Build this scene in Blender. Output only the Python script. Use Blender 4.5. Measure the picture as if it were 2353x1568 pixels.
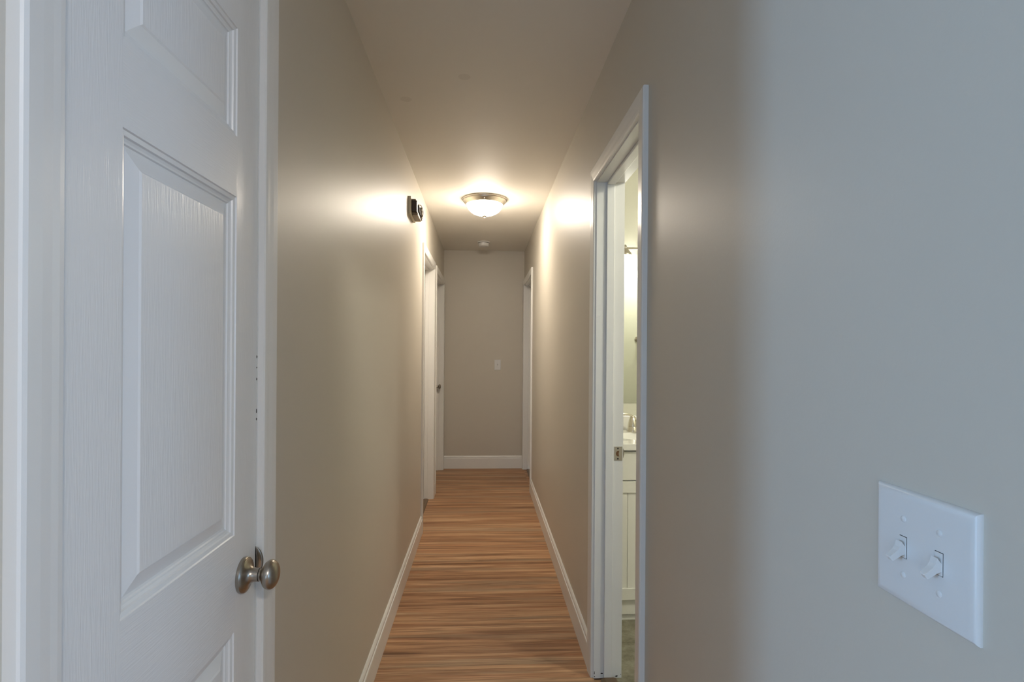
import bpy, bmesh, math, random
from mathutils import Matrix, Vector
random.seed(7)
C = bpy.context.scene.collection
for o in list(bpy.data.objects): bpy.data.objects.remove(o)
scene = bpy.context.scene

# ------------------------------------------------------------------ camera
FPX = 1250.0
YAW, PITCH, ROLL = 0.05323, -0.00086, 0.00696
cam_d = bpy.data.cameras.new('camera')
cam_d.sensor_fit = 'HORIZONTAL'; cam_d.sensor_width = 36.0
cam_d.lens = FPX / 2353.0 * 36.0
cam_d.shift_y = 19.25 / 2353.0
cam_d.clip_start = 0.02
cam = bpy.data.objects.new('camera', cam_d); C.objects.link(cam)
f = Vector((math.sin(YAW)*math.cos(PITCH), math.cos(YAW)*math.cos(PITCH), math.sin(PITCH)))
r = Vector((math.cos(YAW), -math.sin(YAW), 0)); u = r.cross(f)
r2 = math.cos(ROLL)*r + math.sin(ROLL)*u; u2 = -math.sin(ROLL)*r + math.cos(ROLL)*u
mw = Matrix((r2, u2, -f)).transposed().to_4x4(); mw.translation = Vector((-0.0083, 0, 1.341))
cam.matrix_world = mw
scene.camera = cam

# ------------------------------------------------------------------ world, daylight, exposure
world = bpy.data.worlds.new('sky'); scene.world = world; world.use_nodes = True
bg = world.node_tree.nodes['Background']
bg.inputs['Color'].default_value = (0.55, 0.75, 1.0, 1); bg.inputs['Strength'].default_value = 1.0
DAY = (0.35, 0.62, 1.0)
def daylight(name, loc, rot, sx, sy, watts):
    l = bpy.data.lights.new(name, 'AREA'); l.shape = 'RECTANGLE'; l.size = sx; l.size_y = sy
    l.energy = watts; l.color = DAY
    o = bpy.data.objects.new(name, l); C.objects.link(o); o.location = loc; o.rotation_euler = rot
daylight('daylight_back_window', (-1.1, -3.36, 1.45), (math.radians(90), 0, 0), 2.2, 1.2, 8)
daylight('daylight_right_window', (2.96, -1.6, 1.45), (math.radians(90), 0, math.radians(90)), 1.3, 1.25, 16)
daylight('daylight_side_window', (-3.56, -1.14, 1.45), (math.radians(90), 0, math.radians(-90)), 0.5, 1.25, 27.5)
LAMP_STRENGTH = 43.0
LAMP_COLOR = (1.0, 0.885, 0.735, 1)
VANITY_STRENGTH = 3.2
VANITY_COLOR = (1.0, 0.97, 0.84, 1)
vs = scene.view_settings
vs.view_transform = 'Standard'; vs.look = 'None'; vs.gamma = 1.0; vs.use_curve_mapping = False
vs.exposure = 1.34

# ------------------------------------------------------------------ materials
def nodes(m): return m.node_tree.nodes, m.node_tree.links
def mat(name, col, rough=0.5, metal=0.0, spec=0.5):
    m = bpy.data.materials.new(name); m.use_nodes = True
    b = m.node_tree.nodes['Principled BSDF']
    b.inputs['Base Color'].default_value = (*col, 1); b.inputs['Roughness'].default_value = rough
    b.inputs['Metallic'].default_value = metal; b.inputs['Specular IOR Level'].default_value = spec
    return m
def add_bump(m, scale=(1,1,1), nscale=200, strength=0.1, dist=0.001, detail=3, coords='Position', rough_var=None):
    n, l = nodes(m); b = n['Principled BSDF']
    if coords == 'Position':
        src = n.new('ShaderNodeNewGeometry').outputs['Position']
    else:
        src = n.new('ShaderNodeTexCoord').outputs['Object']
    mp = n.new('ShaderNodeMapping'); mp.inputs['Scale'].default_value = scale; l.new(src, mp.inputs['Vector'])
    t = n.new('ShaderNodeTexNoise'); t.inputs['Scale'].default_value = nscale; t.inputs['Detail'].default_value = detail
    l.new(mp.outputs['Vector'], t.inputs['Vector'])
    bp = n.new('ShaderNodeBump'); bp.inputs['Strength'].default_value = strength; bp.inputs['Distance'].default_value = dist
    l.new(t.outputs['Fac'], bp.inputs['Height']); l.new(bp.outputs['Normal'], b.inputs['Normal'])
    return m
def paint_mat(name, col, col2, rough, bump=0.25, nscale=170):
    m = mat(name, col, rough)
    add_bump(m, nscale=nscale, strength=bump, dist=0.0006, detail=4)
    n, l = nodes(m); b = n['Principled BSDF']
    g = n.new('ShaderNodeNewGeometry')
    t = n.new('ShaderNodeTexNoise'); t.inputs['Scale'].default_value = 1.7; t.inputs['Detail'].default_value = 5
    l.new(g.outputs['Position'], t.inputs['Vector'])
    mx = n.new('ShaderNodeMix'); mx.data_type = 'RGBA'
    mx.inputs['A'].default_value = (*col, 1); mx.inputs['B'].default_value = (*col2, 1)
    l.new(t.outputs['Fac'], mx.inputs['Factor']); l.new(mx.outputs['Result'], b.inputs['Base Color'])
    return m
M = {}
M['wall'] = paint_mat('greige_wall_paint', (0.580, 0.540, 0.468), (0.602, 0.560, 0.486), 0.44)
M['bath_wall'] = paint_mat('cream_bathroom_paint', (0.70, 0.70, 0.60), (0.72, 0.715, 0.62), 0.45)
M['ceiling'] = paint_mat('ceiling_paint', (0.84, 0.81, 0.75), (0.86, 0.83, 0.77), 0.62, bump=0.2)
M['trim'] = add_bump(mat('white_trim_paint', (0.80, 0.795, 0.77), 0.28), scale=(1,1,0.2), nscale=90, strength=0.12, dist=0.0006)
M['door_v'] = add_bump(mat('white_door_vertical_grain', (0.80, 0.80, 0.79), 0.30), scale=(1,1,0.05), nscale=420, strength=0.6, dist=0.0009, coords='Object', detail=2)
M['door_h'] = add_bump(mat('white_door_horizontal_grain', (0.80, 0.80, 0.79), 0.30), scale=(0.05,1,1), nscale=420, strength=0.6, dist=0.0009, coords='Object', detail=2)
M['door_m'] = mat('white_door_moulding', (0.80, 0.80, 0.79), 0.28)
M['plastic'] = mat('white_switch_plastic', (0.72, 0.72, 0.71), 0.35)
M['nickel'] = add_bump(mat('brushed_nickel', (0.40, 0.36, 0.31), 0.28, 1.0), scale=(1,1,40), nscale=60, strength=0.04, dist=0.0003, coords='Object')
M['nickel_light'] = mat('satin_nickel_light', (0.62, 0.58, 0.50), 0.35, 1.0)
M['dark_metal'] = mat('dark_metal', (0.06, 0.055, 0.05), 0.45, 0.6)
M['dark'] = mat('dark_recess', (0.012, 0.010, 0.008), 0.8)
M['rust'] = paint_mat('raw_wood_hole', (0.12, 0.055, 0.02), (0.22, 0.11, 0.045), 0.8)
M['chrome'] = mat('faucet_brushed_nickel', (0.72, 0.68, 0.60), 0.22, 1.0)
M['beige_metal'] = mat('beige_chime_plate', (0.62, 0.57, 0.45), 0.55)
M['brown_box'] = paint_mat('brown_chime_body', (0.035, 0.022, 0.014), (0.06, 0.04, 0.026), 0.5)
M['copper'] = mat('wire_brown', (0.17, 0.085, 0.035), 0.45, 0.3)
M['tan'] = mat('tan_bracket', (0.25, 0.19, 0.12), 0.5)
M['vanity'] = add_bump(mat('cream_cabinet_paint', (0.85, 0.845, 0.785), 0.38), scale=(1,1,0.1), nscale=150, strength=0.05)
M['counter'] = mat('white_cultured_marble', (0.86, 0.85, 0.81), 0.15)
M['mirror'] = mat('mirror_silver', (0.86, 0.88, 0.84), 0.015, 1.0)
M['subfloor'] = mat('subfloor', (0.25, 0.18, 0.12), 0.7)
M['threshold'] = paint_mat('dark_wood_reducer', (0.13, 0.085, 0.045), (0.19, 0.125, 0.07), 0.4)
def emit(name, col, s, noise=0.0):
    m = bpy.data.materials.new(name); m.use_nodes = True
    n, l = nodes(m); b = n['Principled BSDF']
    b.inputs['Base Color'].default_value = (0.9, 0.9, 0.88, 1); b.inputs['Roughness'].default_value = 0.25
    b.inputs['Emission Color'].default_value = col; b.inputs['Emission Strength'].default_value = s
    return m
M['lamp_glass'] = emit('alabaster_lamp_glass', LAMP_COLOR, LAMP_STRENGTH)
def bowl_gradient(m, strength, z_top=-0.040, z_low=-0.095, lo=0.30):
    # the bulbs sit low in the bowl: glass is dimmer up by the rim, with faint alabaster swirls
    n, l = nodes(m); b = n['Principled BSDF']
    tc = n.new('ShaderNodeTexCoord'); sp_ = n.new('ShaderNodeSeparateXYZ'); l.new(tc.outputs['Object'], sp_.inputs[0])
    mr = n.new('ShaderNodeMapRange'); mr.inputs['From Min'].default_value = z_top; mr.inputs['From Max'].default_value = z_low
    mr.inputs['To Min'].default_value = lo; mr.inputs['To Max'].default_value = 1.0; l.new(sp_.outputs['Z'], mr.inputs['Value'])
    t = n.new('ShaderNodeTexNoise'); t.inputs['Scale'].default_value = 14; t.inputs['Distortion'].default_value = 1.5; l.new(tc.outputs['Object'], t.inputs['Vector'])
    a = n.new('ShaderNodeMath'); a.operation = 'MULTIPLY_ADD'; a.inputs[1].default_value = 0.5; a.inputs[2].default_value = 0.75; l.new(t.outputs['Fac'], a.inputs[0])
    c = n.new('ShaderNodeMath'); c.operation = 'MULTIPLY'; l.new(mr.outputs['Result'], c.inputs[0]); l.new(a.outputs[0], c.inputs[1])
    d = n.new('ShaderNodeMath'); d.operation = 'MULTIPLY'; d.inputs[1].default_value = strength; l.new(c.outputs[0], d.inputs[0])
    l.new(d.outputs[0], b.inputs['Emission Strength'])
bowl_gradient(M['lamp_glass'], LAMP_STRENGTH)
M['bath_fill_glass'] = emit('added_bathroom_fill_glass', VANITY_COLOR, 39.0)  # glow of the added bathroom fill light
M['living_fill_glass'] = emit('added_living_room_fill_glass', (1.0, 0.90, 0.82, 1), 54.0)  # glow of the added living room fill light
M['shade_glass'] = emit('frosted_bell_glass', VANITY_COLOR, VANITY_STRENGTH)
def glass_mat():
    m = bpy.data.materials.new('window_glass'); m.use_nodes = True
    n, l = nodes(m); n.remove(n['Principled BSDF'])
    a = n.new('ShaderNodeBsdfTransparent'); g = n.new('ShaderNodeBsdfGlossy'); g.inputs['Roughness'].default_value = 0.02
    fr = n.new('ShaderNodeFresnel'); mx = n.new('ShaderNodeMixShader')
    l.new(fr.outputs[0], mx.inputs[0]); l.new(a.outputs[0], mx.inputs[1]); l.new(g.outputs[0], mx.inputs[2])
    l.new(mx.outputs[0], n['Material Output'].inputs['Surface'])
    return m
M['glass'] = glass_mat()

def wood_mat():
    m = bpy.data.materials.new('laminate_planks'); m.use_nodes = True
    n, l = nodes(m); b = n['Principled BSDF']
    def math_(op, a, bb=None, c=None):
        x = n.new('ShaderNodeMath'); x.operation = op
        for i, v in enumerate((a, bb, c)):
            if v is None: continue
            if isinstance(v, (int, float)): x.inputs[i].default_value = v
            else: l.new(v, x.inputs[i])
        return x.outputs[0]
    geo = n.new('ShaderNodeNewGeometry'); info = n.new('ShaderNodeObjectInfo')
    sep = n.new('ShaderNodeSeparateXYZ'); l.new(geo.outputs['Position'], sep.inputs[0])
    rnd = info.outputs['Random']
    # each plank takes its own cut of the print
    px = math_('ADD', sep.outputs['X'], math_('MULTIPLY', rnd, 37.0))
    py = math_('ADD', sep.outputs['Y'], math_('MULTIPLY', rnd, 91.0))
    def noise(sx, sy, detail=4, rough=0.55, distort=0.0, off=0.0):
        cb = n.new('ShaderNodeCombineXYZ')
        l.new(math_('MULTIPLY', px, sx), cb.inputs[0]); l.new(math_('MULTIPLY', py, sy), cb.inputs[1]); cb.inputs[2].default_value = off
        t = n.new('ShaderNodeTexNoise'); t.inputs['Scale'].default_value = 1.0; t.inputs['Detail'].default_value = detail
        t.inputs['Roughness'].default_value = rough; t.inputs['Distortion'].default_value = distort
        l.new(cb.outputs[0], t.inputs['Vector']); return t.outputs['Fac']
    def ramp(v, stops):
        r_ = n.new('ShaderNodeValToRGB'); e = r_.color_ramp.elements
        e[0].position, e[0].color = stops[0][0], (*stops[0][1], 1)
        e[1].position, e[1].color = stops[-1][0], (*stops[-1][1], 1)
        for p_, c_ in stops[1:-1]:
            q = e.new(p_); q.color = (*c_, 1)
        l.new(v, r_.inputs[0]); return r_.outputs[0]
    def mix(fac, a, bb, mode='MIX'):
        x = n.new('ShaderNodeMix'); x.data_type = 'RGBA'; x.blend_type = mode
        for k, v in (('Factor', fac), ('A', a), ('B', bb)):
            if isinstance(v, (int, float)): x.inputs[k].default_value = v
            elif isinstance(v, tuple): x.inputs[k].default_value = (*v, 1)
            else: l.new(v, x.inputs[k])
        return x.outputs['Result']
    strip = math_('FLOOR', math_('MULTIPLY', py, 1/0.0483))
    wn = n.new('ShaderNodeTexWhiteNoise'); wn.noise_dimensions = '1D'; l.new(strip, wn.inputs['W'])
    base = ramp(math_('ADD', noise(1.0, 30, 6, 0.62, 0.5), math_('MULTIPLY', math_('SUBTRACT', wn.outputs['Value'], 0.5), 0.10)), [(0.30, (0.110, 0.050, 0.022)), (0.42, (0.235, 0.118, 0.058)), (0.54, (0.345, 0.195, 0.102)), (0.70, (0.500, 0.335, 0.200))])
    grey = mix(ramp(noise(0.9, 13, 3, 0.5, 0.4, 4.0), [(0.50, (0, 0, 0)), (0.68, (0.8, 0.8, 0.8))]), base, (0.250, 0.185, 0.122))
    red = mix(ramp(noise(0.8, 19, 3, 0.5, 0.3, 9.0), [(0.55, (0, 0, 0)), (0.75, (0.6, 0.6, 0.6))]), grey, (0.310, 0.125, 0.052))
    fine = ramp(noise(4.0, 230, 5, 0.65, 0.8, 2.0), [(0.30, (0.66, 0.62, 0.58)), (0.60, (1.10, 1.10, 1.10))])
    c1 = mix(0.85, red, fine, 'MULTIPLY')
    line = math_('ABSOLUTE', math_('SUBTRACT', noise(0.9, 34, 3, 0.5, 0.7, 6.0), 0.42))
    streak = ramp(line, [(0.006, (1, 1, 1)), (0.030, (0, 0, 0))])
    streak2 = ramp(noise(2.4, 46, 4, 0.6, 1.2, 14.0), [(0.26, (1, 1, 1)), (0.37, (0, 0, 0))])
    sk = math_('MINIMUM', math_('ADD', math_('MULTIPLY', streak, 0.42), math_('MULTIPLY', streak2, 0.65)), 0.85)
    c2 = mix(sk, c1, (0.095, 0.040, 0.017))
    tone = math_('ADD', 1.32, math_('MULTIPLY', rnd, 0.22))
    cb = n.new('ShaderNodeCombineColor')
    for k in range(3): l.new(tone, cb.inputs[k])
    c3 = mix(1.0, c2, cb.outputs[0], 'MULTIPLY')
    l.new(c3, b.inputs['Base Color'])
    b.inputs['Roughness'].default_value = 0.46; b.inputs['Specular IOR Level'].default_value = 0.35
    bp = n.new('ShaderNodeBump'); bp.inputs['Strength'].default_value = 0.15; bp.inputs['Distance'].default_value = 0.0005
    l.new(noise(3.5, 210, 4, 0.6, 0.5, 2.0), bp.inputs['Height']); l.new(bp.outputs['Normal'], b.inputs['Normal'])
    return m
M['wood'] = wood_mat()
def stone_mat():
    m = paint_mat('vinyl_stone_tile', (0.15, 0.138, 0.095), (0.34, 0.32, 0.245), 0.45, bump=0.1)
    n, l = nodes(m)
    for t in n:
        if t.type == 'TEX_NOISE' and t.inputs['Scale'].default_value < 10:
            t.inputs['Scale'].default_value = 16; t.inputs['Detail'].default_value = 10; t.inputs['Roughness'].default_value = 0.72
    for t in n:
        if t.type == 'MIX':
            rr = n.new('ShaderNodeValToRGB'); e = rr.color_ramp.elements; e[0].position = 0.36; e[1].position = 0.66
            src = t.inputs['Factor'].links[0].from_socket; l.new(src, rr.inputs[0]); l.new(rr.outputs[0], t.inputs['Factor'])
    return m
M['stone'] = stone_mat()

# ------------------------------------------------------------------ helpers
def tag(o, label, cat, group=None, kind=None):
    o['label'] = label; o['category'] = cat
    if group: o['group'] = group
    if kind: o['kind'] = kind
    return o
def empty(name, loc=(0,0,0), rz=0, parent=None):
    o = bpy.data.objects.new(name, None); C.objects.link(o)
    o.empty_display_size = 0.05
    o.location = loc; o.rotation_euler = (0, 0, rz)
    if parent: o.parent = parent
    return o
def link_mesh(name, me, m, parent=None, smooth=False):
    if isinstance(m, (list, tuple)):
        for k in m: me.materials.append(M[k])
    elif m: me.materials.append(M[m])
    if smooth:
        for p_ in me.polygons: p_.use_smooth = True
    o = bpy.data.objects.new(name, me); C.objects.link(o)
    if parent: o.parent = parent
    return o
def from_bm(name, bm, m, parent=None, smooth=False, recalc=True):
    if recalc: bmesh.ops.recalc_face_normals(bm, faces=bm.faces)
    me = bpy.data.meshes.new(name); bm.to_mesh(me); bm.free()
    return link_mesh(name, me, m, parent, smooth)
def bx(bm, x0, x1, y0, y1, z0, z1, bev=0.0, seg=2, mi=0):
    v = [bm.verts.new(p_) for p_ in ((x0,y0,z0),(x1,y0,z0),(x1,y1,z0),(x0,y1,z0),(x0,y0,z1),(x1,y0,z1),(x1,y1,z1),(x0,y1,z1))]
    fs = [bm.faces.new([v[i] for i in q]) for q in ((0,3,2,1),(4,5,6,7),(0,1,5,4),(1,2,6,5),(2,3,7,6),(3,0,4,7))]
    for q in fs: q.material_index = mi
    if bev > 0:
        es = list({e for q in fs for e in q.edges})
        bmesh.ops.bevel(bm, geom=es, offset=bev, segments=seg, profile=0.5, affect='EDGES')
def box(name, x0, x1, y0, y1, z0, z1, m, parent=None, bev=0.0, seg=2):
    bm = bmesh.new(); bx(bm, x0, x1, y0, y1, z0, z1, bev, seg)
    return from_bm(name, bm, m, parent, smooth=False)
def boxes(name, lst, m, parent=None, bev=0.0):
    bm = bmesh.new()
    for b_ in lst: bx(bm, *b_, bev=bev)
    return from_bm(name, bm, m, parent)
def lathe(name, prof, m, parent=None, axis='Z', loc=(0,0,0), seg=48, smooth=True, close=True):
    """prof: (radius, height) along axis."""
    bm = bmesh.new(); rings = []
    def P(r_, h, a):
        c, s = r_*math.cos(a), r_*math.sin(a)
        if axis == 'Z': q = (c, s, h)
        elif axis == 'Y': q = (c, h, s)
        else: q = (h, c, s)
        return (q[0]+loc[0], q[1]+loc[1], q[2]+loc[2])
    for r_, h in prof:
        if r_ < 1e-6: rings.append([bm.verts.new(P(0, h, 0))])
        else: rings.append([bm.verts.new(P(r_, h, 2*math.pi*k/seg)) for k in range(seg)])
    for a, b_ in zip(rings, rings[1:]):
        for k in range(seg):
            k2 = (k+1) % seg
            if len(a) == 1 and len(b_) == 1: continue
            if len(a) == 1: bm.faces.new((a[0], b_[k], b_[k2]))
            elif len(b_) == 1: bm.faces.new((a[k], a[k2], b_[0]))
            else: bm.faces.new((a[k], a[k2], b_[k2], b_[k]))
    if close:
        for rg in (rings[0], rings[-1]):
            if len(rg) > 2: bm.faces.new(rg)
    o = from_bm(name, bm, m, parent, smooth)
    if smooth:
        for e in o.data.polygons: e.use_smooth = True
        o.data.set_sharp_from_angle(angle=math.radians(38)) if hasattr(o.data, 'set_sharp_from_angle') else None
    return o
def prism(name, prof, p0, p1, m, parent=None, frame=None, ends=None):
    """sweep 2D profile between two stations; ends(k, a, h) gives the point of profile vertex (a,h) at station k"""
    bm = bmesh.new()
    A = [bm.verts.new(ends(0, a, h)) for a, h in prof]; B = [bm.verts.new(ends(1, a, h)) for a, h in prof]
    k = len(prof)
    for i in range(k):
        j = (i+1) % k; bm.faces.new((A[i], A[j], B[j], B[i]))
    bm.faces.new(A); bm.faces.new(B[::-1])
    o = from_bm(name, bm, m, parent)
    return o
def tube(name, pts, rad, m, parent=None, seg=10):
    bm = bmesh.new(); rings = []
    pts = [Vector(p_) for p_ in pts]
    rads = rad if isinstance(rad, (list, tuple)) else [rad]*len(pts)
    nrm = None
    for i, p_ in enumerate(pts):
        d = (pts[min(i+1, len(pts)-1)] - pts[max(i-1, 0)]).normalized()
        if nrm is None:
            nrm = d.orthogonal().normalized()
        nrm = (nrm - d*nrm.dot(d)).normalized(); bi = d.cross(nrm)
        rings.append([bm.verts.new(p_ + rads[i]*(math.cos(t)*nrm + math.sin(t)*bi)) for t in [2*math.pi*k/seg for k in range(seg)]])
    for a, b_ in zip(rings, rings[1:]):
        for k in range(seg): bm.faces.new((a[k], a[(k+1) % seg], b_[(k+1) % seg], b_[k]))
    bm.faces.new(rings[0]); bm.faces.new(rings[-1])
    return from_bm(name, bm, m, parent, smooth=True)
R90 = math.pi/2

# ------------------------------------------------------------------ dimensions (metres)
LW, RW = -0.4507, 0.4507          # hall wall faces
T = 0.115                         # wall thickness
H = 2.44                          # ceiling
END = 6.105                       # end wall face
Y0R = 0.33                        # hall mouth on the right side
Y0 = 0.45                         # hall mouth on the left side
# openings (y0, y1, head) jamb faces
CLO = (0.590, 1.092, 2.035)
DL1 = (4.022, 4.862, 2.043)
DL2 = (5.105, 6.022, 2.043)
BATH = (1.567, 2.194, 2.022)
DR = (5.118, 6.030, 2.043)

# ------------------------------------------------------------------ structure
def wall_with_openings(name, x0, x1, y0, y1, openings, label):
    lst = []; y = y0; J = 0.019      # jamb boards line the rough opening
    for a, b_, h in openings:
        lst.append((x0, x1, y, a-J, 0, H)); lst.append((x0, x1, a-J, b_+J, h+J, H)); y = b_+J
    if y1 - y > 0.001: lst.append((x0, x1, y, y1, 0, H))
    o = boxes(name, lst, 'wall'); return tag(o, label, 'wall', kind='structure')
wall_with_openings('wall_left', LW-T, LW, Y0, END, [CLO, DL1, DL2], 'greige left hallway wall with the chime and three doorways')
wall_with_openings('wall_right', RW, RW+T, Y0R, END, [BATH, DR], 'greige right hallway wall with the double light switch')
tag(box('wall_end', LW-T, RW+T, END, END+T, 0, H, 'wall'), 'greige wall closing the far end of the hallway', 'wall', kind='structure')
tag(box('ceiling', -3.9, 3.2, -3.7, 6.4, H, H+0.08, 'ceiling'), 'beige flat hallway ceiling', 'ceiling', kind='structure')
# living room behind the camera
wall_l = [(-3.6, LW-T, Y0, Y0+T, 0, H), (RW+T, 3.0, Y0R, Y0R+T, 0, H)]
tag(boxes('wall_living', wall_l, 'wall'), 'greige living room wall to both sides of the hallway mouth', 'wall', kind='structure')
WB = (-2.2, 0.0, 0.85, 2.05)      # back window x0,x1,z0,z1
tag(boxes('wall_back', [(-3.7, WB[0], -3.5, -3.4, 0, H), (WB[1], 3.1, -3.5, -3.4, 0, H), (WB[0], WB[1], -3.5, -3.4, 0, WB[2]), (WB[0], WB[1], -3.5, -3.4, WB[3], H)], 'wall'), 'greige back wall of the living room with a wide window', 'wall', kind='structure')
WS = (-1.42, -0.86, 0.80, 2.10)   # side window y0,y1,z0,z1
tag(boxes('wall_side', [(-3.7, -3.6, -3.4, WS[0], 0, H), (-3.7, -3.6, WS[1], Y0+T, 0, H), (-3.7, -3.6, WS[0], WS[1], 0, WS[2]), (-3.7, -3.6, WS[0], WS[1], WS[3], H)], 'wall'), 'greige side wall of the living room with a narrow window', 'wall', kind='structure')
WR = (-2.30, -0.90, 0.80, 2.10)   # right-hand window y0,y1,z0,z1
tag(boxes('wall_side_right', [(3.0, 3.1, -3.4, WR[0], 0, H), (3.0, 3.1, WR[1], Y0R+T, 0, H), (3.0, 3.1, WR[0], WR[1], 0, WR[2]), (3.0, 3.1, WR[0], WR[1], WR[3], H)], 'wall'), 'greige right side wall of the living room with a window', 'wall', kind='structure')
def window(name, loc, rz, w, h, label):
    e = empty(name, loc, rz); tag(e, label, 'window', kind='structure')
    fr = 0.05
    boxes('window_frame', [(0, fr, 0, .06, 0, h), (w-fr, w, 0, .06, 0, h), (fr, w-fr, 0, .06, 0, fr), (fr, w-fr, 0, .06, h-fr, h), (fr, w-fr, .01, .05, h/2-.02, h/2+.02)], 'trim', e)
    box('pane', fr, w-fr, .025, .031, fr, h/2-.02, 'glass', e); box('pane', fr, w-fr, .025, .031, h/2+.02, h-fr, 'glass', e)
window('window_1', (WB[0], -3.48, WB[2]), 0, WB[1]-WB[0], WB[3]-WB[2], 'wide white framed window in the living room back wall')
window('window_2', (-3.62, WS[0], WS[2]), R90, WS[1]-WS[0], WS[3]-WS[2], 'narrow white framed window in the living room side wall')
window('window_3', (3.02, WR[1], WR[2]), -R90, WR[1]-WR[0], WR[3]-WR[2], 'white framed window in the living room right side wall')
# bathroom shell
BX1, BY0, BY1 = 2.2, 1.15, 3.115
tag(box('wall_bath_far', RW+T, BX1, BY1, BY1+0.1, 0, H, 'bath_wall'), 'bathroom wall behind the mirror and vanity', 'wall', kind='structure')
tag(box('wall_bath_near', RW+T, BX1, BY0-0.1, BY0, 0, H, 'bath_wall'), 'bathroom wall facing the mirror', 'wall', kind='structure')
tag(box('wall_bath_side', BX1, BX1+0.1, BY0-0.1, BY1+0.1, 0, H, 'bath_wall'), 'bathroom side wall past the vanity', 'wall', kind='structure')

# ------------------------------------------------------------------ floor: planks laid across the hall
fl = boxes('floor', [(-0.62, 0.52, -0.40, 6.35, -0.06, -0.008), (-3.7, 3.1, -3.5, -0.402, -0.06, 0.0), (-3.7, -0.622, -0.40, Y0+T, -0.06, 0.0), (0.522, 3.1, -0.40, Y0R+T, -0.06, 0.0)], 'wood')
tag(fl, 'warm brown wood-look laminate hallway floor', 'floor', kind='structure')
PW = 0.193
def plank(x0, x1, y0, y1):
    w, d = x1-x0-0.0006, y1-y0-0.0006
    bm = bmesh.new(); b_ = 0.0005
    lo = [bm.verts.new(p_) for p_ in ((-w/2,-d/2,-0.008),(w/2,-d/2,-0.008),(w/2,d/2,-0.008),(-w/2,d/2,-0.008))]
    mi = [bm.verts.new((v.co.x, v.co.y, -b_)) for v in lo]
    hi = [bm.verts.new((v.co.x - math.copysign(b_, v.co.x), v.co.y - math.copysign(b_, v.co.y), 0)) for v in lo]
    for a, c in ((lo, mi), (mi, hi)):
        for k in range(4): bm.faces.new((a[k], a[(k+1) % 4], c[(k+1) % 4], c[k]))
    bm.faces.new(hi)
    o = from_bm('plank', bm, 'wood', fl); o.location = ((x0+x1)/2, (y0+y1)/2, 0)
    return o
y = -0.398; row = 0
while y < END + T - 0.02:
    y1 = min(y + PW, END + T)
    xl, xr = -0.610, 0.452
    cuts = [xl, xr]                # each 1.2 m board spans the hall, ends under the trim
    for a, b_ in zip(cuts, cuts[1:]): plank(a, b_, y, y1)
    y = y1; row += 1
# bathroom vinyl tiles
bf = box('floor_bathroom', 0.5225, BX1+0.1, BY0-0.1, BY1+0.1, -0.06, -0.004, 'stone')
tag(bf, 'mottled grey-brown stone-look bathroom floor', 'floor', kind='structure')
TS = 0.457
ty = 2.457 - 3*TS
while ty < BY1:
    tx = 0.524
    while tx < BX1:
        a0, a1 = max(ty, BY0), min(ty+TS, BY1); b0, b1 = tx, min(tx+TS, BX1)
        if a1-a0 > 0.02 and b1-b0 > 0.02:
            o = box('tile', -(b1-b0)/2+.0008, (b1-b0)/2-.0008, -(a1-a0)/2+.0008, (a1-a0)/2-.0008, -0.004, 0, 'stone', bf)
            o.location = ((b0+b1)/2, (a0+a1)/2, 0)
        tx += TS
    ty += TS

# ------------------------------------------------------------------ trim: door frames
# profile: a = distance out from the opening edge, h = height off the wall
CAS = [(0.0, 0.0), (0.0, 0.010), (0.003, 0.0125), (0.010, 0.0135), (0.020, 0.0140), (0.034, 0.0155), (0.052, 0.0165), (0.0565, 0.0150), (0.058, 0.0125), (0.058, 0.0)]
def door_frame(name, side, op, label, stop_at, floor_z=0.0):
    """side 'L'/'R'; local X runs along the wall, -Y faces the hall. stop_at: distance behind the hall face where the stop starts"""
    a, b_, hd = op; w = b_ - a
    if side == 'L': e = empty(name, (LW, a, 0), R90)
    else: e = empty(name, (RW, b_, 0), -R90)
    tag(e, label, 'door frame', kind='structure')
    rv = 0.005
    u0, u1, v1 = -rv, w+rv, hd+rv
    def legL(k, x, h): return (u0-x, -h, 0 if k == 0 else v1+x)
    def legR(k, x, h): return (u1+x, -h, 0 if k == 0 else v1+x)
    def head(k, x, h): return ((u0-x) if k == 0 else (u1+x), -h, v1+x)
    prism('casing_leg', CAS, 0, 1, 'trim', e, ends=legL); prism('casing_leg', CAS, 0, 1, 'trim', e, ends=legR)
    prism('casing_head', CAS, 0, 1, 'trim', e, ends=head)
    J = 0.019
    box('jamb', -J, 0, 0, T, 0, hd+J, 'trim', e); box('jamb', w, w+J, 0, T, 0, hd+J, 'trim', e)
    box('head_jamb', 0, w, 0, T, hd, hd+J, 'trim', e)
    s0, s1, st = stop_at, stop_at+0.032, 0.011
    box('door_stop', 0, st, s0, s1, 0, hd, 'trim', e, bev=0.002); box('door_stop', w-st, w, s0, s1, 0, hd, 'trim', e, bev=0.002)
    box('door_stop', st, w-st, s0, s1, hd-st, hd, 'trim', e, bev=0.002)
    return e
frame_clo = door_frame('trim_1', 'L', CLO, 'white casing and jamb around the closed closet door', 0.037)
frame_l1 = door_frame('trim_2', 'L', DL1, 'white door casing on left wall, nearer of the two beyond the chime', 0.042)
frame_l2 = door_frame('trim_3', 'L', DL2, 'white door casing in the left far corner around the door with a knob', 0.042)
frame_b = door_frame('trim_4', 'R', BATH, 'white casing and jamb around the open bathroom doorway', 0.040)
frame_r = door_frame('trim_5', 'R', DR, 'white door casing in the right far corner of the hallway', 0.042)

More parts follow.
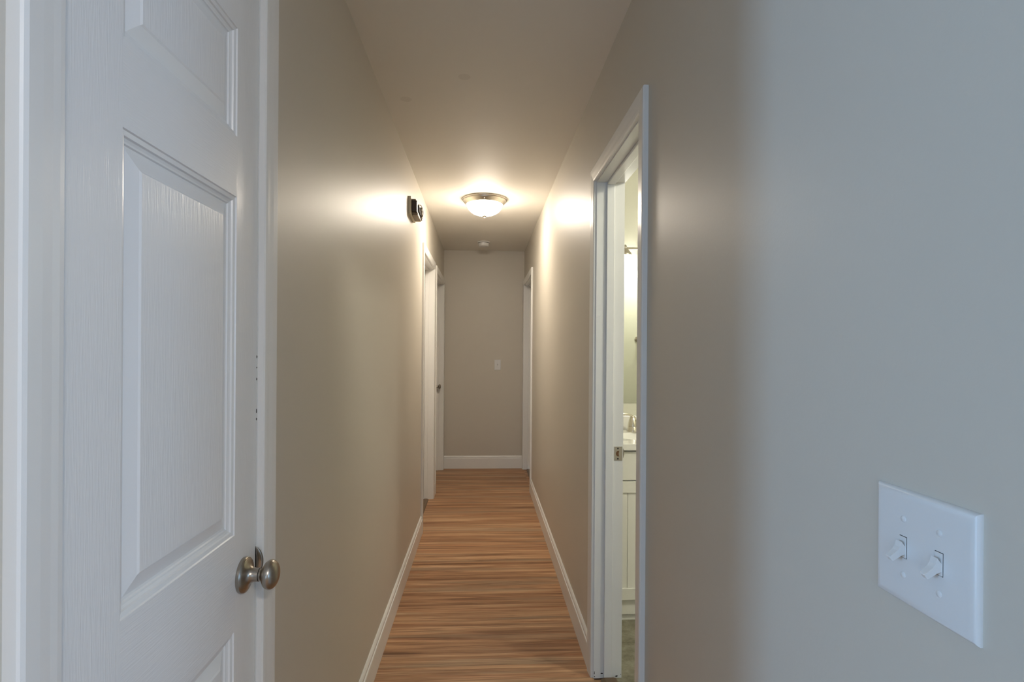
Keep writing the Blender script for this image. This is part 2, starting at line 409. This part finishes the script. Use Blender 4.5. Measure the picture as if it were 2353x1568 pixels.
# strike plate on the bathroom jamb (far jamb, bathroom half), part of that frame
def strike_bath():
    # local of frame_b: X from far jamb (0) towards camera, Y into the bathroom
    s = box('strike_plate', 0.0, 0.0014, 0.078, 0.112, 0.888, 0.945, 'nickel_light', frame_b, bev=0.0006)
    s['label'] = 'satin nickel strike plate with a round hole'
    bm = bmesh.new(); pts = []
    for k in range(13):
        t = math.pi*(k/12) + math.pi/2
        pts.append((0.0018, 0.0945 + 0.0095*math.cos(t)*1.0, 0.9165 + 0.0115*math.sin(t)))
    pts += [(0.0018, 0.0985, 0.9050), (0.0018, 0.0965, 0.9165), (0.0018, 0.0985, 0.9280)]
    bm.faces.new([bm.verts.new(p_) for p_ in pts]); from_bm('latch_hole', bm, 'rust', s, recalc=False)
    for z in (0.8955, 0.9375):
        lathe('screw', [(0.0001, 0.0016), (0.0034, 0.0019), (0.0036, 0.0010)], 'dark_metal', s, axis='X', loc=(0, 0.0935, z), seg=16)
    # curved lip turning into the bathroom
    bm = bmesh.new(); n_ = 14; A = []; B = []
    for k in range(n_+1):
        t = k/n_; z = 0.890 + 0.053*t; d = 0.0085*math.sin(math.pi*t)**0.7
        A.append(bm.verts.new((0.0012, 0.111, z))); B.append(bm.verts.new((-0.003-d*0.35, 0.1125+d, z)))
    for k in range(n_): bm.faces.new((A[k], A[k+1], B[k+1], B[k]))
    from_bm('lip', bm, 'nickel', s, smooth=True)
strike_bath()
# strike lip on the closet jamb, visible above the knob
def strike_closet():
    w = CLO[1]-CLO[0]
    s = box('strike_plate', w-0.0012, w+0.0002, -0.0004, 0.030, 0.892, 0.950, 'nickel', frame_clo)
    s['label'] = 'brushed nickel strike plate with a curved lip'
    bm = bmesh.new(); n_ = 20; F = []; G = []
    for k in range(n_+1):
        t = k/n_; z = 0.892 + 0.058*t; d = 0.0135*max(0.0, math.sin(math.pi*t))**0.6
        F.append((z, d))
    rows = []
    for z, d in F:
        rows.append([bm.verts.new((w-0.0008+0.004*q*q*(d/0.0135), -d*q, z)) for q in (0, .33, .66, 1)])
    for a, b_ in zip(rows, rows[1:]):
        for k in range(3): bm.faces.new((a[k], a[k+1], b_[k+1], b_[k]))
    o = from_bm('lip', bm, 'nickel', s, smooth=True)
    md = o.modifiers.new('thickness', 'SOLIDIFY'); md.thickness = 0.0012
strike_closet()

# ------------------------------------------------------------------ baseboards
def base_prof(h): return [(0, 0), (0.0140, 0), (0.0140, h-0.028), (0.0125, h-0.0245), (0.0095, h-0.0235), (0.0095, h-0.0205), (0.0105, h-0.018), (0.0105, h-0.010), (0.0075, h-0.004), (0.004, h), (0, h)]
def baseboard(name, p0, p1, nrm, h, label):
    P0, P1, N = Vector(p0), Vector(p1), Vector(nrm)
    def ends(k, a, z):
        q = (P0 if k == 0 else P1) + N*a; return (q.x, q.y, z)
    o = prism(name, base_prof(h), 0, 1, 'trim', ends=ends)
    return tag(o, label, 'baseboard', kind='structure')
CW = 0.063
baseboard('baseboard_left', (LW, CLO[1]+CW+.001, 0), (LW, DL1[0]-CW-.001, 0), (1, 0, 0), 0.128, 'long white baseboard along the left hallway wall')
baseboard('baseboard_left_far', (LW, DL1[1]+CW+.001, 0), (LW, DL2[0]-CW-.001, 0), (1, 0, 0), 0.128, 'short white baseboard between the two left far doorways')
baseboard('baseboard_right', (RW, BATH[1]+CW+.001, 0), (RW, DR[0]-CW-.001, 0), (-1, 0, 0), 0.128, 'long white baseboard along the right wall past the bathroom doorway')
baseboard('baseboard_right_near', (RW, Y0R, 0), (RW, BATH[0]-CW-.001, 0), (-1, 0, 0), 0.128, 'white baseboard below the double light switch')
baseboard('baseboard_end', (LW+.0005, END, 0), (RW-.0005, END, 0), (0, -1, 0), 0.142, 'white baseboard across the far end wall')
# thresholds
def threshold(name, x0, x1, y0, y1, label):
    prof = [(0, 0), (0.006, 0.006), (0.016, 0.009), (x1-x0-0.016, 0.009), (x1-x0-0.006, 0.006), (x1-x0, 0)]
    o = prism(name, prof, 0, 1, 'threshold', ends=lambda k, a, z: (x0+a, y0 if k == 0 else y1, z+0.0002))
    return tag(o, label, 'trim', kind='structure')
threshold('trim_6', 0.478, 0.545, BATH[0]+.012, BATH[1]-.012, 'dark brown floor reducer strip in the bathroom doorway')
threshold('trim_7', LW-0.080, LW-0.030, DL1[0]+.012, DL1[1]-.012, 'dark brown floor strip under the nearer left far doorway')
threshold('trim_8', RW+0.030, RW+0.080, DR[0]+.012, DR[1]-.012, 'dark brown floor strip under the right far doorway')

# ------------------------------------------------------------------ doors
PROF = [(0.0, 0.0), (0.0015, -0.0022), (0.0055, -0.0030), (0.0075, -0.0034), (0.0090, -0.0062), (0.0125, -0.0078), (0.0150, -0.0082), (0.0165, -0.0105), (0.0200, -0.0110), (0.0400, -0.0048), (0.0430, -0.0030)]
def panel_mesh(u0, u1, v0, v1, parent):
    bm = bmesh.new(); loops = []
    for d, w in PROF:
        loops.append([bm.verts.new((x, -w, z)) for x, z in ((u0+d, v0+d), (u1-d, v0+d), (u1-d, v1-d), (u0+d, v1-d))])
    for i, (a, b_) in enumerate(zip(loops, loops[1:])):
        for k in range(4):
            q = bm.faces.new((a[k], a[(k+1) % 4], b_[(k+1) % 4], b_[k])); q.material_index = 0
    q = bm.faces.new(loops[-1]); q.material_index = 1
    o = from_bm('panel', bm, ['door_m', 'door_v'], parent, recalc=False)
    return o
def door(name, loc, rz, w, h, cols, rows, label, thick=0.035, z0=0.004):
    """front face at local y=0 looking towards -Y"""
    e = empty(name, loc, rz); tag(e, label, 'door', kind='structure')
    us = sorted({0.0, w} | {x for c in cols for x in c}); vs_ = sorted({z0, h} | {x for r_ in rows for x in r_})
    bm = bmesh.new(); V = {}
    def g(u_, v_, d=0.0):
        k = (round(u_, 5), round(v_, 5), d)
        if k not in V: V[k] = bm.verts.new((u_, d, v_))
        return V[k]
    for i in range(len(us)-1):
        for j in range(len(vs_)-1):
            c = (us[i]+us[i+1])/2; d = (vs_[j]+vs_[j+1])/2
            incol = any(a < c < b_ for a, b_ in cols); inrow = any(a < d < b_ for a, b_ in rows)
            if incol and inrow: continue
            q = bm.faces.new((g(us[i], vs_[j]), g(us[i+1], vs_[j]), g(us[i+1], vs_[j+1]), g(us[i], vs_[j+1])))
            q.material_index = 1 if incol else 0
    # edges and back
    k0 = [(0, z0), (w, z0), (w, h), (0, h)]
    per = []
    for (ua, va), (ub, vb) in zip(k0, k0[1:]+k0[:1]):
        if va == vb: seq = [(x, va) for x in (us if ub > ua else us[::-1])]
        else: seq = [(ua, x) for x in (vs_ if vb > va else vs_[::-1])]
        per += seq[:-1]
    fr = [g(*p_) for p_ in per]; bk = [g(*p_, thick) for p_ in per]
    for k in range(len(per)):
        j = (k+1) % len(per); bm.faces.new((fr[j], fr[k], bk[k], bk[j]))
    bm.faces.new(bk)
    from_bm('slab', bm, ['door_v', 'door_h'], e, recalc=False)
    for c in cols:
        for r_ in rows: panel_mesh(c[0], c[1], r_[0], r_[1], e)
    return e
def ell_knob(prof_axis_h): return prof_axis_h
def door_knob(parent, u_, z, label, scale=1.0):
    k = empty('door_knob', (u_, 0, z), 0, parent); k['label'] = label
    s = scale
    def L(name, prof, m='nickel'): return lathe(name, [(r_*s, -h*s) for r_, h in prof], m, k, axis='Y', seg=56)
    L('rose', [(0.0001, 0.0), (0.0325, 0.0), (0.0330, 0.0020), (0.0330, 0.0060), (0.0315, 0.0078), (0.0305, 0.0080), (0.0295, 0.0092), (0.0240, 0.0108), (0.0175, 0.0135), (0.0140, 0.0180), (0.0128, 0.0230), (0.0124, 0.0300), (0.0124, 0.0312), (0.0001, 0.0312)])
    L('neck', [(0.0001, 0.0312), (0.0112, 0.0312), (0.0112, 0.0326), (0.0001, 0.0326)], 'dark')
    kn = [(0.0001, 0.0326), (0.0118, 0.0326), (0.0122, 0.0350), (0.0135, 0.0375)]
    a, b_, c = 0.0272, 0.0152, 0.0515
    for i in range(3, 25):
        t = math.pi - i*math.pi/24
        rr = a*math.sin(t)**0.92; hh = c + b_*math.cos(t)
        if hh > 0.0385: kn.append((max(rr, 0.0001), hh))
    L('knob', kn)
    return k
# closet door: face flush with the wall plane
cw = CLO[1]-CLO[0]-0.006
c0 = 0.691-CLO[0]-0.003; c1 = 1.000-CLO[0]-0.003
d1 = door('door_1', (LW, CLO[0]+0.003, 0), R90, cw, 2.032, [(c0, c1)], [(0.215, 0.829), (1.003, 1.610), (1.718, 1.912)], 'closed white three-panel closet door with an oval nickel knob')
door_knob(d1, 1.034-CLO[0]-0.003, 0.918, 'brushed nickel oval door knob', 0.98)
# far doors, set at the room side of their frames
def six(w): return [(0.11, w/2-0.05), (w/2+0.05, w-0.11)]
ROWS6 = [(0.24, 0.80), (0.95, 1.56), (1.66, 1.90)]
DY = 0.0755
w = DL1[1]-DL1[0]-0.006
d2 = door('door_2', (LW-DY, DL1[0]+.003, 0), R90, w, DL1[2]-.003, six(w), ROWS6, 'closed white door in the nearer left far doorway', z0=0.012)
w = DL2[1]-DL2[0]-0.006
d3 = door('door_3', (LW-DY, DL2[0]+.003, 0), R90, w, DL2[2]-.003, six(w), ROWS6, 'closed white door in the left far corner with a small knob', z0=0.006)
door_knob(d3, w-0.065, 0.925, 'dark nickel door knob', 0.95)
w = DR[1]-DR[0]-0.006
d4 = door('door_4', (RW+DY, DR[1]-.003, 0), -R90, w, DR[2]-.003, six(w), ROWS6, 'closed white door in the right far corner', z0=0.012)
# bathroom door swung open into the bathroom, hinged on the near jamb
w = BATH[1]-BATH[0]-0.006
d5 = door('door_5', (RW+T+0.006+w, BATH[0]+0.000, 0), math.pi, w, BATH[2]-.003, [(0.10, w/2-0.045), (w/2+0.045, w-0.10)], ROWS6, 'white bathroom door swung open, its edge seen in the mirror', z0=0.008)
door_knob(d5, 0.065, 0.92, 'brushed nickel door knob', 0.95)

# ------------------------------------------------------------------ ceiling light, then two added fill lights
cl = empty('ceiling_light', (-0.004, 4.005, H)); tag(cl, 'round flush-mount ceiling light with glowing glass bowl and nickel rim', 'ceiling light')
lathe('rim', [(0.0001, -0.0005), (0.1620, -0.0005), (0.1640, -0.004), (0.1630, -0.010), (0.1570, -0.013), (0.1560, -0.018), (0.1540, -0.022), (0.1450, -0.032), (0.1410, -0.036), (0.1400, -0.040), (0.1350, -0.0425), (0.1320, -0.041), (0.1300, -0.036), (0.0001, -0.034)], 'nickel_light', cl, seg=96)
dome = []
for k in range(0, 19):
    t = k/18*math.pi/2
    dome.append((0.1305*math.cos(t)**0.85 if k < 18 else 0.0001, -0.040 - 0.080*math.sin(t)**1.12))
lathe('glass_bowl', dome, 'lamp_glass', cl, seg=80, close=False)
lathe('finial', [(0.0001, -0.1175), (0.0150, -0.1185), (0.0165, -0.122), (0.0140, -0.127), (0.0060, -0.130), (0.0050, -0.133), (0.0062, -0.136), (0.0040, -0.1395), (0.0001, -0.140)], 'nickel_light', cl, seg=32)
for a in (2.6, 0.55, 4.7):
    lathe('clip_screw', [(0.0001, 0.006), (0.0045, 0.005), (0.0050, 0.0), (0.0050, -0.010), (0.0001, -0.010)], 'plastic', cl, axis='X', loc=(0,0,0), seg=14).matrix_local = Matrix.Translation((0.145*math.cos(a), 0.145*math.sin(a), -0.030)) @ Matrix.Rotation(a, 4, 'Z')

bath_fill = empty('ceiling_light', (1.45, 1.42, H)); tag(bath_fill, 'added fill light on the bathroom ceiling, out of view', 'ceiling light')  # invented fixture out of view, added to brighten vanity front and jamb
lathe('rim', [(0.0001, -0.0005), (0.1500, -0.0005), (0.1500, -0.030), (0.1350, -0.040), (0.0001, -0.036)], 'nickel_light', bath_fill, seg=48)
lathe('glass_bowl', dome, 'bath_fill_glass', bath_fill, seg=48, close=False)

living_fill = empty('ceiling_light', (0.75, -1.25, H)); tag(living_fill, 'added fill light on the living room ceiling behind the hallway mouth, out of view', 'ceiling light')  # assumed lamp behind the camera, added as fill for the near hall
lathe('rim', [(0.0001, -0.0005), (0.1500, -0.0005), (0.1500, -0.030), (0.1350, -0.040), (0.0001, -0.036)], 'nickel_light', living_fill, seg=48)
lathe('glass_bowl', dome, 'living_fill_glass', living_fill, seg=48, close=False)

# ------------------------------------------------------------------ smoke detector
sd = empty('smoke_detector', (-0.009, 5.60, H)); tag(sd, 'small round white smoke detector on the ceiling beyond the lamp', 'smoke detector')
lathe('base_plate', [(0.0001, -0.0003), (0.0640, -0.0003), (0.0650, -0.004), (0.0640, -0.010), (0.0600, -0.0115), (0.0001, -0.0115)], 'plastic', sd, seg=48)
lathe('vent_ring', [(0.0001, -0.0115), (0.0560, -0.0115), (0.0560, -0.0150), (0.0001, -0.0150)], 'dark_metal', sd, seg=48)
lathe('cover', [(0.0001, -0.0150), (0.0565, -0.0150), (0.0560, -0.024), (0.0530, -0.042), (0.0490, -0.047), (0.0440, -0.0485), (0.0001, -0.0485)], 'plastic', sd, seg=48)

# ------------------------------------------------------------------ doorbell chime with its cover off
ch = empty('door_chime', (LW, 3.20, 2.125), R90); tag(ch, 'uncovered doorbell chime with dark body and loose wires on the left wall', 'door chime')
box('back_plate', 0.0, 0.235, -0.0160, -0.0005, 0.0, 0.106, 'beige_metal', ch, bev=0.002)
box('body', 0.030, 0.215, -0.047, -0.0165, 0.022, 0.088, 'brown_box', ch, bev=0.002)
box('coil', 0.085, 0.125, -0.053, -0.0475, 0.034, 0.076, 'dark', ch, bev=0.003)
box('coil', 0.150, 0.195, -0.053, -0.0475, 0.034, 0.076, 'dark', ch, bev=0.003)
box('bracket', 0.050, 0.222, -0.051, -0.0165, 0.006, 0.0215, 'tan', ch, bev=0.001)
box('bracket', 0.035, 0.222, -0.041, -0.0165, 0.0885, 0.097, 'tan', ch, bev=0.001)
box('tone_bar', 0.205, 0.222, -0.058, -0.0475, 0.012, 0.092, 'tan', ch, bev=0.001)
lathe('screw', [(0.0001, -0.0180), (0.004, -0.0175), (0.0042, -0.0155), (0.0001, -0.0155)], 'nickel_light', ch, axis='Y', loc=(0.015, 0, 0.020), seg=14)
lathe('screw', [(0.0001, -0.0180), (0.004, -0.0175), (0.0042, -0.0155), (0.0001, -0.0155)], 'nickel_light', ch, axis='Y', loc=(0.015, 0, 0.086), seg=14)
def arc(pts, n_=6):
    out = []
    P = [Vector(p_) for p_ in pts]; P = [P[0]] + P + [P[-1]]
    for i in range(1, len(P)-2):
        for k in range(n_):
            t = k/n_; a, b_, c, d = P[i-1], P[i], P[i+1], P[i+2]
            out.append(0.5*((2*b_) + (-a+c)*t + (2*a-5*b_+4*c-d)*t*t + (-a+3*b_-3*c+d)*t**3))
    out.append(P[-2]); return out
tube('wire', arc([(0.12, -0.049, 0.084), (0.15, -0.058, 0.090), (0.185, -0.066, 0.070), (0.200, -0.064, 0.040), (0.195, -0.050, 0.020)]), 0.0016, 'copper', ch, 8)
tube('wire', arc([(0.10, -0.049, 0.080), (0.14, -0.064, 0.078), (0.165, -0.068, 0.050), (0.170, -0.060, 0.020), (0.150, -0.053, 0.012)]), 0.0016, 'copper', ch, 8)
tube('wire', arc([(0.18, -0.044, 0.078), (0.21, -0.060, 0.066), (0.215, -0.062, 0.030), (0.20, -0.048, 0.010)]), 0.0014, 'tan', ch, 8)

# ------------------------------------------------------------------ light switches
def plate_mesh(w, h, t=0.0062, bev=0.006):
    bm = bmesh.new(); loops = []
    for d, y_ in ((0.0, 0.0), (0.0, -t*0.35), (bev*0.25, -t*0.70), (bev*0.65, -t*0.93), (bev*1.4, -t)):
        loops.append([bm.verts.new((x, y_, z)) for x, z in ((-w/2+d, -h/2+d), (w/2-d, -h/2+d), (w/2-d, h/2-d), (-w/2+d, h/2-d))])
    for a, b_ in zip(loops, loops[1:]):
        for k in range(4): bm.faces.new((a[k], a[(k+1) % 4], b_[(k+1) % 4], b_[k]))
    bm.faces.new(loops[-1]); bm.faces.new(loops[0][::-1])
    return bm
def toggle(parent, x, z, t, down=True, s=1.0):
    """slot frame and lever"""
    sl = box('slot', x-0.0049*s, x+0.0049*s, -t-0.0003, -t+0.001, z-0.0117*s, z+0.0117*s, 'dark', parent)
    lv = empty('toggle', (x, -t, z), 0, parent)
    # collar filling the slot and a tapered lever
    box('collar', -0.0046*s, 0.0046*s, -0.0010, 0.0016, -0.0112*s, 0.0112*s, 'plastic', lv, bev=0.0004)
    bm = bmesh.new(); sg = -1 if down else 1
    def ring(c, hw, hh, d):
        nrm = Vector((0, d[0], d[1])); up = Vector((0, -d[1], d[0])) if True else None
        return [bm.verts.new(Vector(c) + Vector((a*hw, 0, 0)) + up*(b_*hh)) for a, b_ in ((-1,-1),(1,-1),(1,1),(-1,1))]
    dirv = Vector((-0.80, sg*0.60)).normalized()
    def pt(d): return (0, dirv.x*d*s, dirv.y*d*s)
    rr = [ring((0, 0.0, 0), 0.0038*s, 0.0085*s, dirv), ring(pt(0.005), 0.0037*s, 0.0050*s, dirv), ring(pt(0.009), 0.0036*s, 0.0036*s, dirv), ring(pt(0.0192), 0.0031*s, 0.0031*s, dirv), ring(pt(0.0200), 0.0023*s, 0.0023*s, dirv)]
    for a, b_ in zip(rr, rr[1:]):
        for k in range(4): bm.faces.new((a[k], a[(k+1) % 4], b_[(k+1) % 4], b_[k]))
    bm.faces.new(rr[0]); bm.faces.new(rr[-1])
    from_bm('lever', bm, 'plastic', lv)
def screw(parent, x, z, t):
    lathe('screw', [(0.0001, -t-0.0012), (0.0022, -t-0.0011), (0.0034, -t-0.0004), (0.0036, -t+0.0004), (0.0001, -t+0.0004)], 'plastic', parent, axis='Y', loc=(x, 0, z), seg=20)
sp = empty('light_switch', (RW, 0.5385, 1.1310), -R90); tag(sp, 'white two-gang toggle light switch plate on the near right wall', 'light switch')
from_bm('cover_plate', plate_mesh(0.1285, 0.1225), 'plastic', sp, smooth=True).data.set_sharp_from_angle(angle=math.radians(40))
for x in (-0.023, 0.023):
    toggle(sp, x, 0, 0.0062); screw(sp, x, 0.030, 0.0062); screw(sp, x, -0.030, 0.0062)
s2 = empty('light_switch', (0.156, END, 1.160)); tag(s2, 'small white single light switch plate on the far end wall', 'light switch')
from_bm('cover_plate', plate_mesh(0.072, 0.116), 'plastic', s2)
toggle(s2, 0, 0, 0.0062, down=False); screw(s2, 0, 0.030, 0.0062); screw(s2, 0, -0.030, 0.0062)

# ------------------------------------------------------------------ bathroom: vanity
VX0, VX1, VF = 0.60, 1.26, 2.652
va = empty('vanity_cabinet', ((VX0+VX1)/2, VF, 0)); tag(va, 'cream shaker vanity cabinet below the white sink counter', 'vanity')
HW = (VX1-VX0)/2
def vbox(name, x0, x1, y0, y1, z0, z1, m='vanity', parent=va, bev=0.0015): return box(name, x0, x1, y0, y1, z0, z1, m, parent, bev=bev)
VD = BY1-VF-.001
vbox('side_panel', -HW, -HW+.016, 0.019, VD, 0.034, 0.849); vbox('side_panel', HW-.016, HW, 0.019, VD, 0.034, 0.849)
vbox('bottom_panel', -HW+.016, HW-.016, 0.019, VD, 0.060, 0.076, bev=0)
ff = empty('face_frame', (0, 0, 0), 0, va)
vbox('stile', -HW, -HW+.040, 0, 0.0185, 0.034, 0.849, parent=ff, bev=0); vbox('stile', HW-.040, HW, 0, 0.0185, 0.034, 0.849, parent=ff, bev=0); vbox('stile', -.02, .02, 0, 0.0185, 0.110, 0.680, parent=ff, bev=0)
vbox('rail', -HW+.040, HW-.040, 0, 0.0185, 0.034, 0.110, parent=ff, bev=0); vbox('rail', -HW+.040, HW-.040, 0, 0.0185, 0.680, 0.849, parent=ff, bev=0)
vbox('toe_kick', -HW+.01, HW-.01, 0.012, BY1-VF-.02, 0.0005, 0.033, bev=0)
# drawer front: frame with recessed field
def shaker(name, x0, x1, z0, z1, rail, bead=False, th=0.018):
    p_ = empty(name, (0, 0, 0), 0, va)
    st = 0.055
    vbox('stile', x0, x0+st, -th, -0.0005, z0, z1, parent=p_); vbox('stile', x1-st, x1, -th, -0.0005, z0, z1, parent=p_)
    vbox('rail', x0+st, x1-st, -th, -0.0005, z0, z0+rail, parent=p_); vbox('rail', x0+st, x1-st, -th, -0.0005, z1-rail, z1, parent=p_)
    if not bead: vbox('field', x0+st, x1-st, -th+.008, -0.0005, z0+rail, z1-rail, parent=p_, bev=0)
    else:
        n_ = 5; sw = (x1-x0-2*st)/n_
        for k in range(n_): vbox('board', x0+st+k*sw+.0006, x0+st+(k+1)*sw-.0006, -th+.008, -0.0005, z0+rail, z1-rail, parent=p_, bev=0.0018)
    return p_
vbox('drawer_front', -HW+.012, HW-.012, -0.018, -0.0005, 0.700, 0.841)
shaker('cabinet_door', -HW+.012, -0.0025, 0.112, 0.694, 0.056, True)
shaker('cabinet_door', 0.0025, HW-.012, 0.112, 0.694, 0.056, True)
# countertop with integral basin and backsplash
ct = empty('sink_countertop', ((VX0+VX1)/2, 2.618, 0.850)); tag(ct, 'white sink countertop with integral basin on the vanity', 'countertop')
def counter():
    bm = bmesh.new(); W2 = HW+0.01; D = BY1-2.618-.001; z1 = 0.032
    cx, cy, ra, rb = 0.0, 0.245, 0.235, 0.155
    seg = 48; rings = []
    def outer(t):
        c, s = math.cos(t), math.sin(t)
        k = min((W2)/abs(c) if abs(c) > 1e-6 else 9, ((D-cy) if s > 0 else cy)/abs(s) if abs(s) > 1e-6 else 9)
        return (k*c, cy+k*s)
    ts = [2*math.pi*k/seg for k in range(seg)]
    for cxn, cyn in ((W2, D), (-W2, D), (-W2, 0), (W2, 0)):
        a = math.atan2(cyn-cy, cxn) % (2*math.pi)
        i = min(range(seg), key=lambda k: abs(ts[k]-a)); ts[i] = a
    def ring(fn): return [bm.verts.new(fn(t)) for t in ts]
    rings.append(ring(lambda t: (*outer(t), 0.0)))
    rings.append(ring(lambda t: (*outer(t), z1-0.003)))
    rings.append(ring(lambda t: (outer(t)[0]*0.993, cy+(outer(t)[1]-cy)*0.990, z1)))
    for s_, z in ((1.0, z1), (0.97, z1-0.004), (0.90, z1-0.03), (0.75, z1-0.085), (0.45, z1-0.115), (0.08, z1-0.125)):
        rings.append(ring(lambda t: (cx+ra*s_*math.cos(t), cy-0.02+rb*s_*math.sin(t), z)))
    for a, b_ in zip(rings, rings[1:]):
        for k in range(seg): bm.faces.new((a[k], a[(k+1) % seg], b_[(k+1) % seg], b_[k]))
    bm.faces.new(rings[-1])
    o = from_bm('basin_top', bm, 'counter', ct, smooth=True); o.data.set_sharp_from_angle(angle=math.radians(35))
counter()
tag(box('backsplash', VX0-.01, VX1+.01, BY1-.020, BY1-.001, 0.8822, 0.960, 'counter', bev=0.003), 'low white backsplash strip behind the bathroom faucet', 'backsplash')
# faucet
fa = empty('faucet', ((VX0+VX1)/2, 3.005, 0.8823)); tag(fa, 'brushed nickel centerset faucet on the sink counter', 'faucet')
bm = bmesh.new(); bx(bm, -0.080, 0.080, -0.027, 0.027, 0, 0.010, bev=0.006, seg=3); from_bm('base_plate', bm, 'chrome', fa)
for sx in (-1, 1):
    hx = 0.098*sx
    lathe('handle_base', [(0.0001, 0), (0.0335, 0), (0.0340, 0.003), (0.0310, 0.012), (0.0280, 0.028), (0.0270, 0.0300), (0.0001, 0.0300)], 'chrome', fa, loc=(hx, 0, 0), seg=32)
    lathe('handle', [(0.0001, 0.0312), (0.0285, 0.0312), (0.0285, 0.034), (0.0260, 0.048), (0.0215, 0.066), (0.0160, 0.080), (0.0100, 0.088), (0.0001, 0.091)], 'chrome', fa, loc=(hx, 0, 0), seg=32)
    tube('lever', arc([(hx+0.010*-sx, 0, 0.070), (hx+0.006*sx, -0.004, 0.088), (hx+0.035*sx, -0.012, 0.098), (hx+0.075*sx, -0.020, 0.099)]), 0.0062, 'chrome', fa, 10)
bm = bmesh.new(); bx(bm, -0.075, 0.075, -0.020, 0.020, 0.010, 0.020, bev=0.005, seg=3); from_bm('bridge', bm, 'chrome', fa)
tube('spout', arc([(0, 0.0, 0.008), (0, 0.0, 0.050), (0, -0.020, 0.090), (0, -0.070, 0.100), (0, -0.120, 0.075), (0, -0.125, 0.062)]), [0.024]*7+[0.019]*6+[0.015]*6+[0.013]*7+[0.012]*5, 'chrome', fa, 16)
# mirror
mi = empty('bathroom_mirror', (0.98, BY1-0.0005, 1.034)); tag(mi, 'frameless wall mirror above the bathroom sink', 'mirror')
box('glass_plate', -0.40, 0.40, -0.006, 0, 0, 0.762, 'mirror', mi)
for x in (-0.25, 0.25): box('clip', x-.010, x+.010, -0.008, -0.0062, -0.002, 0.012, 'plastic', mi)
# vanity light
vl = empty('vanity_light', (0.945, BY1, 1.915)); tag(vl, 'nickel bar vanity light with glowing bell glass shades over the mirror', 'vanity light')
box('back_plate', -0.058, 0.058, -0.018, -0.0005, -0.058, 0.058, 'nickel_light', vl, bev=0.004)
tube('bar', [(-0.235, -0.060, 0), (0.235, -0.060, 0)], 0.0085, 'nickel_light', vl, 14)
tube('stem', [(0, -0.018, 0), (0, -0.060, 0)], 0.010, 'nickel_light', vl, 14)
for x in (-0.160, 0.0, 0.160):
    tube('arm', arc([(x, -0.060, 0.0), (x, -0.085, 0.012), (x, -0.108, 0.006), (x, -0.112, -0.012)]), 0.006, 'nickel_light', vl, 10)
    lathe('shade_cap', [(0.0001, -0.006), (0.010, -0.008), (0.020, -0.022), (0.030, -0.034), (0.0335, -0.044), (0.033, -0.046), (0.0001, -0.046)], 'nickel_light', vl, loc=(x, -0.112, 0), seg=32)
    lathe('glass_shade', [(0.030, -0.0465), (0.0325, -0.060), (0.0335, -0.085), (0.0360, -0.110), (0.0420, -0.135), (0.0520, -0.156), (0.0580, -0.166), (0.0555, -0.168), (0.0001, -0.160)], 'shade_glass', vl, loc=(x, -0.112, 0), seg=36, close=False)
# robe hook seen in the mirror
rh = empty('robe_hook', (1.445, BY0, 1.44), math.pi); tag(rh, 'round dark nickel robe hook reflected in the bathroom mirror', 'hook')
lathe('rose', [(0.0001, 0), (0.026, 0), (0.026, -0.006), (0.010, -0.010), (0.0001, -0.010)], 'nickel', rh, axis='Y', seg=28)
lathe('peg', [(0.0001, -0.010), (0.008, -0.010), (0.008, -0.035), (0.020, -0.042), (0.022, -0.050), (0.016, -0.056), (0.0001, -0.058)], 'nickel', rh, axis='Y', seg=28)

# ------------------------------------------------------------------ wear: chipped paint and ceiling spots
M['chip'] = mat('bare_wood_under_chipped_paint', (0.06, 0.05, 0.045), 0.7)
def chip(parent, c, ru, rv, plane):
    """small irregular flake lying on a face: plane 'X' (normal along local X) or 'Y'"""
    bm = bmesh.new(); n_ = 9; vs_ = []
    for k in range(n_):
        t = 2*math.pi*k/n_; q = random.uniform(0.6, 1.1)
        a, b_ = ru*q*math.cos(t), rv*q*math.sin(t)
        vs_.append(bm.verts.new((c[0], c[1]+a, c[2]+b_) if plane == 'X' else (c[0]+a, c[1], c[2]+b_)))
    bm.faces.new(vs_); return from_bm('paint_chip', bm, 'chip', parent, recalc=False)
wj = CLO[1]-CLO[0]
for z, rv in ((1.322, 0.004), (1.301, 0.002), (1.278, 0.0035), (1.215, 0.006), (1.20, 0.003)):
    chip(frame_clo, (wj-0.0003, 0.0005, z), 0.0015, rv, 'X')
for yy, z, ru, rv in ((0.003, 0.022, 0.002, 0.008), (0.034, 0.020, 0.006, 0.004), (0.004, 0.007, 0.002, 0.003), (0.094, 0.007, 0.006, 0.004), (0.112, 0.014, 0.0016, 0.002)):
    chip(frame_b, (0.0004, yy, z), ru, rv, 'X')
M['spot'] = paint_mat('ceiling_patch_paint', (0.77, 0.74, 0.68), (0.79, 0.76, 0.70), 0.62, bump=0.2)
ceil = bpy.data.objects['ceiling']
for x, y_ in ((-0.091, 2.208), (-0.355, 2.423)):
    bm = bmesh.new(); bm.faces.new([bm.verts.new((x+0.025*math.cos(-k*math.pi/14), y_+0.025*math.sin(-k*math.pi/14), H-0.0002)) for k in range(28)])
    from_bm('patch', bm, 'spot', ceil, recalc=False)
